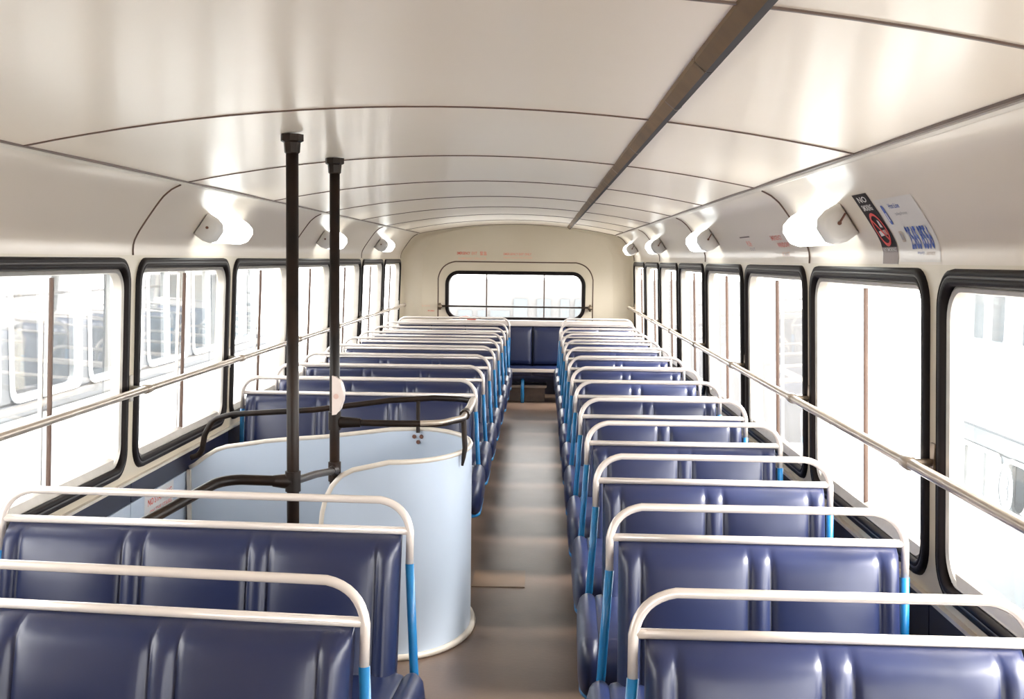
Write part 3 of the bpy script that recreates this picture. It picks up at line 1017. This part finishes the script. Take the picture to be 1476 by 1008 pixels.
# ------------------------------------------------------------------ window handrails
def window_rail(side, nm):
    off = -0.062
    z = CAMZ - 0.458
    r = empty('window_handrail', (C + side * 1.1, 5.0, z), 'long cream handrail along the %s windows on pillar brackets' % nm, 'handrail')
    x = C + side * (hw(z) + off)
    o = tube_obj('rail', [(x, Y0 + 0.1, z), (x, 11.3, z), (x - side * 0.0, 11.50, z)], 0.0125, RAILM, r, 12)
    for y in PIL[1:]:
        y2 = min(y, 11.46)
        tube_obj('joint_sleeve', [(x, y2 - 0.028, z), (x, y2 - 0.022, z), (x, y2 + 0.022, z), (x, y2 + 0.028, z)], [0.013, 0.017, 0.017, 0.013], RAILM, r, 12)
        bm = bmesh.new()
        xw = C + side * (hw(z) - 0.002)
        tube(bm, [(x, y2, z), (xw, y2, z)], 0.009, 8)
        x0, x1 = sorted((xw - side * 0.005, xw + side * 0.004))
        box(bm, x0, x1, y2 - 0.014, y2 + 0.014, z - 0.045, z + 0.045)
        o = bm_obj('bracket', bm, ALU if side < 0 else bpy.data.materials['bronze_knob'])
        set_parent_keep(o, r)
window_rail(1, 'right')
window_rail(-1, 'left')

# ------------------------------------------------------------------ cove lamps
def lamp(side, y0, label):
    s0 = cl[4] + 0.002
    base = cove_pt(side, s0, 0)
    up = (cove_pt(side, s0 + 0.03, 0) - cove_pt(side, s0 - 0.03, 0)).normalized()
    nn = Vector((up.z, 0, -up.x))
    if nn.x * side > 0: nn = -nn
    r = empty('cove_lamp', (base.x, y0 + 0.3, base.z), label, 'lamp', 'white lamps along the %s cove' % ('right' if side > 0 else 'left'))
    prof = [(-0.050, 0.0), (-0.052, 0.040), (-0.044, 0.068), (-0.022, 0.085), (0.022, 0.085), (0.044, 0.068), (0.052, 0.040), (0.050, 0.0)]
    def loop(y, k, dn=0.0, cn=0.035):
        return [Vector((base.x, y, base.z)) + up * (t * k) + nn * (cn + (n - cn) * k + dn) for t, n in prof]
    bm = bmesh.new()
    R = ring_loops(bm, [loop(y0 + 0.045, 0.98), loop(y0 + 0.05, 1), loop(y0 + 0.50, 1), loop(y0 + 0.555, 0.85), loop(y0 + 0.585, 0.5), loop(y0 + 0.59, 0.25)], close_last=True)
    bm.faces.new(R[0][::-1])
    set_parent_keep(bm_obj('diffuser', bm, LAMP, angle=0.9), r)
    bm = bmesh.new()
    R = ring_loops(bm, [loop(y0 + 0.052, 1.02), loop(y0 + 0.025, 1.0), loop(y0 + 0.006, 0.86), loop(y0, 0.70)], close_last=True)
    bm.faces.new(R[0][::-1])
    set_parent_keep(bm_obj('end_cap', bm, LAMPCAP, angle=0.9), r)
    bm = bmesh.new()
    p = base + nn * 0.036 + up * 0.006
    tube(bm, [(p.x, y0 + 0.002, p.z), (p.x, y0 - 0.006, p.z)], 0.0055, 8)
    set_parent_keep(bm_obj('screw', bm, RUST), r)
    if side > 0:
        bm = bmesh.new()
        q = base + nn * 0.008 + up * 0.02
        tube(bm, [(p.x, y0 - 0.003, p.z), (q.x, y0 - 0.003, q.z)], 0.003, 6)
        set_parent_keep(bm_obj('wire', bm, RUST), r)
for k, y in enumerate((3.25, 5.80, 8.28, 10.70)):
    lamp(1, y, 'white tube lamp on the right cove, %s' % ('beside the no smoking sticker' if k == 0 else ORD[k] + ' from the camera'))
for k, y in enumerate((4.56, 7.05, 9.50)):
    lamp(-1, y, 'white tube lamp on the left cove, %s from the camera' % ('nearest' if k == 0 else ORD[k]))

# ------------------------------------------------------------------ ceiling channel
def channel():
    u = 0.257 - C
    r = empty('ceiling_channel', (C + u, 5, ceil_z(u)), 'brown cable channel running along the ceiling', 'channel')
    z = ceil_z(u) - 0.002
    ys = [Y0 + 0.1, 1.9, 4.1, 6.3, 8.6, 11.45]
    for a, b in zip(ys[:-1], ys[1:]):
        bm = bmesh.new()
        x = C + u
        P = [(-0.021, 0.004), (-0.019, -0.003), (-0.001, -0.019)]
        Q = [(-0.001, -0.019), (0.011, -0.019), (0.016, -0.012), (0.017, 0.0)]
        for pts, mi in ((P, 0), (Q, 1)):
            A = [bm.verts.new((x + px, a + 0.002, z + pz)) for px, pz in pts]
            B2 = [bm.verts.new((x + px, b - 0.002, z + pz)) for px, pz in pts]
            for i in range(len(pts) - 1):
                f = bm.faces.new((A[i], A[i + 1], B2[i + 1], B2[i])); f.material_index = mi
        o = bm_obj('channel_section', bm, [CHAN_L, CHAN_D]); set_parent_keep(o, r)
    for y in (2.35, 3.3, 4.7, 5.9, 7.1, 8.3, 9.5):
        bm = bmesh.new()
        A = [(C + u + px, y - 0.006, z + pz) for px, pz in ((-0.021, 0.004), (-0.017, -0.006), (0.002, -0.022), (0.007, -0.022), (0.014, -0.017), (0.016, 0.0))]
        B2 = [(p[0], y + 0.006, p[2]) for p in A]
        for i in range(5):
            bm.faces.new([bm.verts.new(q) for q in (A[i], A[i + 1], B2[i + 1], B2[i])])
        o = bm_obj('clip', bm, BROWN); set_parent_keep(o, r)
channel()

# ------------------------------------------------------------------ stickers and writing
def patch(fn, a0, a1, b0, b1, off, m, name, parent, na=2, nb=12):
    bm = bmesh.new()
    G = [[bm.verts.new(fn(a0 + (a1 - a0) * i / na, b0 + (b1 - b0) * j / nb, off)) for j in range(nb + 1)] for i in range(na + 1)]
    for i in range(na):
        for j in range(nb):
            bm.faces.new((G[i][j], G[i + 1][j], G[i + 1][j + 1], G[i][j + 1]))
    o = bm_obj(name, bm, m, smooth=True)
    if parent: set_parent_keep(o, parent)
    return o
def shape(fn, verts, faces, a, b, off, m, name, parent, da=1):
    me = bpy.data.meshes.new(name)
    me.from_pydata([fn(a + da * x, b + y, off) for x, y in verts], [], faces)
    o = link(name, me, m)
    set_parent_keep(o, parent)
    return o
def text(fn, body, a, b, w, h, off, m, parent, da=1, name='lettering', bold=0.0):
    v, f = text_mesh(body, w, h, bold)
    return shape(fn, v, f, a, b, off, m, name, parent, da)
def ringv(ra, rb, w, n=32):
    v = []; f = []
    for k in range(n):
        t = 2 * math.pi * k / n
        v += [(ra * math.cos(t), rb * math.sin(t)), ((ra - w) * math.cos(t), (rb - w) * math.sin(t))]
    for k in range(n):
        a = 2 * k; b2 = 2 * ((k + 1) % n)
        f.append((a, b2, b2 + 1, a + 1))
    return v, f
# on the right cove, reading direction is towards -y
def FR(a, b, off): return cove_pt(1, b, -a, off)
def no_smoking():
    r = empty('no_smoking_sticker', FR(-3.045, 0.09, 0), 'black vertical sticker with red crossed-out cigarette beside the nearest lamp', 'sticker')
    a = -3.045
    patch(FR, a - 0.066, a + 0.066, 0.045, 0.205, 0.0012, BLACKS, 'black_field', r)
    patch(FR, a - 0.066, a + 0.066, 0.001, 0.045, 0.0012, BROWNS, 'brown_field', r)
    text(FR, 'NO', a, 0.188, 0.075, 0.018, 0.002, WHITEP, r, bold=0.02)
    text(FR, 'SMOKING', a, 0.163, 0.085, 0.018, 0.002, WHITEP, r, bold=0.02)
    text(FR, 'NO SMOKING', a, 0.038, 0.11, 0.010, 0.002, WHITEP, r, bold=0.01)
    # cigarette
    def quad(pts, m, nm, off):
        shape(FR, pts, [tuple(range(len(pts)))], a, 0.097, off, m, nm, r)
    def rot(x0, x1, y0, y1, deg):
        c, s = math.cos(math.radians(deg)), math.sin(math.radians(deg))
        return [(x * c - y * s, x * s + y * c) for x, y in ((x0, y0), (x1, y0), (x1, y1), (x0, y1))]
    quad(rot(-0.031, 0.020, -0.019, -0.004, 4), WHITEP, 'cigarette', 0.0018)
    quad(rot(0.023, 0.033, -0.019, -0.004, 4), REDF, 'cigarette_tip', 0.0018)
    quad([(0.006, 0.006), (0.026, 0.004), (0.020, 0.024), (0.008, 0.028)], WHITEP, 'smoke_plume', 0.0018)
    v, f = ringv(0.050, 0.050, 0.009)
    shape(FR, v, f, a, 0.097, 0.0024, SMOKER, 'red_ring', r)
    quad(rot(-0.044, 0.044, -0.0045, 0.0045, -45), SMOKER, 'red_slash', 0.0028)
no_smoking()
def phone_sticker():
    r = empty('telephone_sticker', FR(-2.81, 0.09, 0), 'milky sticker with large blue telephone number right of the no smoking sticker', 'sticker')
    patch(FR, -2.965, -2.665, 0.006, 0.180, 0.001, CLEARP, 'backing', r)
    text(FR, '2565 8556', -2.775, 0.068, 0.165, 0.062, 0.002, BLUEP, r, bold=0.025)
    text(FR, 'Hot Line', -2.83, 0.158, 0.08, 0.014, 0.002, BLUEP, r)
    text(FR, 'telephone', -2.812, 0.134, 0.09, 0.012, 0.002, GREYP, r)
    text(FR, 'enquiry', -2.80, 0.028, 0.05, 0.010, 0.002, BLUEP, r)
    text(FR, 'service', -2.73, 0.028, 0.06, 0.012, 0.002, TANP, r)
    v = rrect(-0.010, 0.010, -0.028, 0.028, 0.006, 3)
    shape(FR, v, [tuple(range(len(v)))], -2.925, 0.135, 0.002, BLUEP, 'blue_emblem', r)
    v = rrect(-0.004, 0.004, -0.018, 0.006, 0.002, 2)
    shape(FR, v, [tuple(range(len(v)))], -2.925, 0.135, 0.0026, WHITEP, 'emblem_slot', r)
    v = rrect(-0.013, 0.013, -0.015, 0.015, 0.003, 2)
    shape(FR, v, [tuple(range(len(v)))], -2.905, 0.072, 0.002, TANP, 'small_square', r)
    v = rrect(-0.007, 0.007, -0.009, 0.009, 0.002, 2)
    shape(FR, v, [tuple(range(len(v)))], -2.905, 0.072, 0.0026, GREYP, 'small_mark', r)
phone_sticker()
def red_notices():
    r = empty('red_notice', FR(-4.38, 0.07, 0), 'faded red two-line notice on the right cove', 'notice')
    patch(FR, -4.53, -4.20, 0.010, 0.125, 0.0008, CREAMC, 'backing', r)
    text(FR, 'EMERGENCY', -4.39, 0.101, 0.20, 0.020, 0.002, RED, r, bold=0.01)
    text(FR, 'WINDOW', -4.33, 0.070, 0.20, 0.020, 0.002, RED, r, bold=0.01)
    text(FR, 'EXIT', -4.33, 0.033, 0.13, 0.016, 0.002, ORANGEF, r)
    r = empty('small_notice', FR(-5.0, 0.07, 0), 'small orange mark under a thin dark line on the right cove', 'notice')
    v = [(-0.12, -0.003), (0.12, -0.003), (0.12, 0.003), (-0.12, 0.003)]
    shape(FR, v, [(0, 1, 2, 3)], -5.02, 0.118, 0.002, BROWN, 'dark_line', r)
    text(FR, 'PUSH', -5.0, 0.085, 0.10, 0.026, 0.002, REDF, r, bold=0.02)
    text(FR, 'OUT', -4.98, 0.058, 0.12, 0.014, 0.002, GREYP, r)
red_notices()
def FB(a, b, off): return Vector((a, YR - off, b))
def rear_notice(pa, pb, lines, label):
    d = YR / 1680
    xa, xb = (pa - 782) * d, (pb - 782) * d
    xm = (xa + xb) / 2
    r = empty('exit_notice', (xm, YR, 1.40), label, 'notice')
    patch(FB, xa - 0.03, xb + 0.03, CAMZ - 1.5 * d, CAMZ + 12 * d, 0.001, WHITEP, 'backing', r, 1, 1).active_material = CREAMW
    for body, px0, px1, py, h, m in lines:
        text(FB, body, ((px0 + px1) / 2 - 782) * d, CAMZ + (374 - py) * d, (px1 - px0) * d, h * d, 0.002, m, r, bold=0.015)
rear_notice(657, 705, [('EMERGENCY', 659, 678, 365.5, 4, RED), ('EXIT', 680, 688, 365.5, 4, REDF), ('緊急', 692, 702, 365.5, 6, REDF), ('IN EMERGENCY OPEN DOOR', 661, 701, 373, 3, ORANGEF)],
            'red lettered exit notice, left of the two above the rear window')
rear_notice(725, 768, [('EMERGENCY EXIT ONLY', 726, 766, 366, 3.5, REDF), ('BREAK GLASS FOR ACCESS', 726, 767, 371, 2.6, ORANGEF)],
            'faded red exit notice, right of the two above the rear window')
def small_rear():
    d = YR / 1680
    r = empty('door_notice', ((622 - 782) * d, YR, 0.85), 'tiny red marks on the rear wall left of the door outline', 'notice')
    text(FB, 'EXIT', (615 - 782) * d, CAMZ - 68 * d, 12 * d, 2.2 * d, 0.002, ORANGEF, r)
    text(FB, 'PUSH', (622 - 782) * d, CAMZ - 75 * d, 9 * d, 2 * d, 0.002, RED, r, bold=0.02)
small_rear()
def FL(a, b, off): return SP(-1, a, b, -0.012 - off)
def stair_notice():
    r = empty('stair_notice', FL(4.28, 0.43, 0), 'white notice with red lettering on the stairwell lining', 'notice')
    patch(FL, 4.10, 4.43, 0.375, 0.486, 0.001, WHITEP, 'backing', r, 1, 1)
    text(FL, 'NO STANDING', 4.27, 0.452, 0.27, 0.026, 0.002, RED, r, bold=0.015)
    text(FL, 'ON THE STAIRS', 4.28, 0.412, 0.25, 0.018, 0.002, REDF, r, bold=0.01)
stair_notice()
# red cap lying on the rear bench ledge
bm = bmesh.new()
tube(bm, fillet([(-0.80, 11.33, 0.779), (-0.74, 11.33, 0.785), (-0.70, 11.33, 0.772), (-0.64, 11.33, 0.768)], 0.02, 3), [0.012] * 2 + [0.016] * 8 + [0.008] * (len(fillet([(-0.80, 11.33, 0.779), (-0.74, 11.33, 0.785), (-0.70, 11.33, 0.772), (-0.64, 11.33, 0.768)], 0.02, 3)) - 10), 8)
tag(bm_obj('red_cloth', bm, RED, smooth=True), 'small red cloth lying on the ledge under the rear window', 'cloth')

# ------------------------------------------------------------------ outside
def ground():
    bm = bmesh.new()
    s = 60
    bm.faces.new([bm.verts.new(p) for p in ((-s, -s, -2.35), (s, -s, -2.35), (s, s, -2.35), (-s, s, -2.35))])
    o = bm_obj('ground', bm, CONC); tag(o, 'pale concrete yard outside the windows', kind='structure')
ground()
def neighbour(sidex, xface, y0, y1, label, upper, lower, win_up, win_lo, band=None):
    """double-decker parked parallel; xface is the face towards us, the body runs away from us"""
    s = 1 if sidex > 0 else -1
    r = empty('parked_bus', (xface + s * 1.2, (y0 + y1) / 2, -2.35), label, 'bus')
    bands = [(-2.0, -0.9, 'lower_skirt', lower)]
    def wall_piece(z0, z1, m, nm):
        bm = bmesh.new()
        x0, x1 = sorted((xface, xface + s * 2.4))
        box(bm, x0, x1, y0, y1, z0, z1, 0.02)
        set_parent_keep(bm_obj(nm, bm, m), r)
    def win_band(z0, z1, m, pitch, tag_):
        # pillars and glass of one deck
        x0, x1 = sorted((xface + s * 0.02, xface + s * 2.38))
        n = int((y1 - y0) / pitch)
        bm = bmesh.new(); box(bm, x0 + (0.3 if s > 0 else 0), x1 - (0.3 if s < 0 else 0), y0 + 0.05, y1 - 0.05, z0, z1)
        set_parent_keep(bm_obj('saloon', bm, NB_DARK), r)
        for k in range(n + 1):
            yy = y0 + pitch * k
            bm = bmesh.new()
            a, b = sorted((xface, xface + s * 0.08))
            box(bm, a, b, yy - 0.09, min(y1, yy + 0.09), z0, z1)
            set_parent_keep(bm_obj('window_pillar', bm, m), r)
            if k < n:
                L = rrect(yy + 0.07, yy + pitch - 0.07, z0 - 0.01, z1 + 0.01, 0.10, 4)
                L2 = rrect(yy + 0.11, yy + pitch - 0.11, z0 + 0.03, z1 - 0.03, 0.08, 4)
                bm = bmesh.new()
                ring_loops(bm, [[(xface - s * 0.005, y, z) for y, z in L], [(xface - s * 0.02, y, z) for y, z in L], [(xface - s * 0.02, y, z) for y, z in L2], [(xface + s * 0.03, y, z) for y, z in L2]])
                set_parent_keep(bm_obj('window_frame', bm, NB_WHITE), r)
                bm = bmesh.new(); bm.faces.new([bm.verts.new((xface + s * 0.02, y, z)) for y, z in L2])
                set_parent_keep(bm_obj('glass_pane', bm, GLASSN), r)
                bm = bmesh.new(); box(bm, *sorted((xface - s * 0.015, xface + s * 0.03)), yy + pitch / 2 - 0.02, yy + pitch / 2 + 0.02, z0, z1)
                set_parent_keep(bm_obj('sash_bar', bm, NB_WHITE), r)
    zl0, zl1 = win_lo; zu0, zu1 = win_up
    wall_piece(-2.05, zl0, lower, 'lower_side')
    win_band(zl0, zl1, lower, 1.26, 'l')
    wall_piece(zl1, band if band is not None else zl1 + 0.2, lower, 'waist_band')
    wall_piece((band if band is not None else zl1 + 0.2), zu0, upper, 'upper_side')
    win_band(zu0, zu1, upper, 1.26, 'u')
    wall_piece(zu1, zu1 + 0.32, upper, 'roof')
    for yy in (y0 + 2.0, y1 - 2.5):
        bm = bmesh.new(); tube(bm, [(xface + s * 0.05, yy, -1.87), (xface + s * 0.35, yy, -1.87)], 0.48, 24)
        set_parent_keep(bm_obj('wheel', bm, RUBBER, angle=0.8), r)
        bm = bmesh.new(); tube(bm, [(xface + s * 2.05, yy, -1.87), (xface + s * 2.35, yy, -1.87)], 0.48, 24)
        set_parent_keep(bm_obj('wheel', bm, RUBBER, angle=0.8), r)
    return r
nbR = neighbour(1, 4.5, 2.46, 13.7, 'white and pale blue double-decker seen through the nearest right window', NB_WHITE, NB_BLUE,
                (0.55, 1.15), (-1.03, -0.50), band=-0.30)
# round pale emblem in its lower window
v = rrect(-0.19, 0.19, -0.24, 0.24, 0.185, 6)
def FN(a, b, off): return Vector((4.46 - off, -a, b))
em = shape(FN, v, [tuple(range(len(v)))], -11.15, -0.78, 0.0, NB_BLUE, 'window_emblem', nbR)
v, f = ringv(0.19, 0.24, 0.03)
shape(FN, v, f, -11.15, -0.78, 0.004, NB_WHITE, 'emblem_ring', nbR)
text(FN, '3', -11.15, -0.78, 0.14, 0.26, 0.004, NB_WHITE, nbR, name='emblem_figure')
neighbour(-1, -3.3, 2.0, 14.0, 'pale grey double-decker parked outside the left windows', NB_GREY, NB_WHITE,
          (0.42, 1.24), (-1.2, -0.4), band=0.30)
def rear_building():
    r = empty('depot_building', (0, 24, -2.35), 'pale depot building with tall grey windows seen through the rear window', 'building')
    bm = bmesh.new(); box(bm, -3.0, 6, 24, 26, -2.35, 0.95)
    set_parent_keep(bm_obj('wall', bm, NB_PALE), r)
    random.seed(9)
    x = -2.2
    while x < 1.6:
        w = random.choice((0.18, 0.28, 0.4))
        bm = bmesh.new(); box(bm, x, x + w, 23.95, 24.02, -0.6, 0.55 if x > -0.9 else 0.3)
        set_parent_keep(bm_obj('window', bm, NB_DARK), r)
        x += w + random.choice((0.08, 0.12, 0.2))
rear_building()
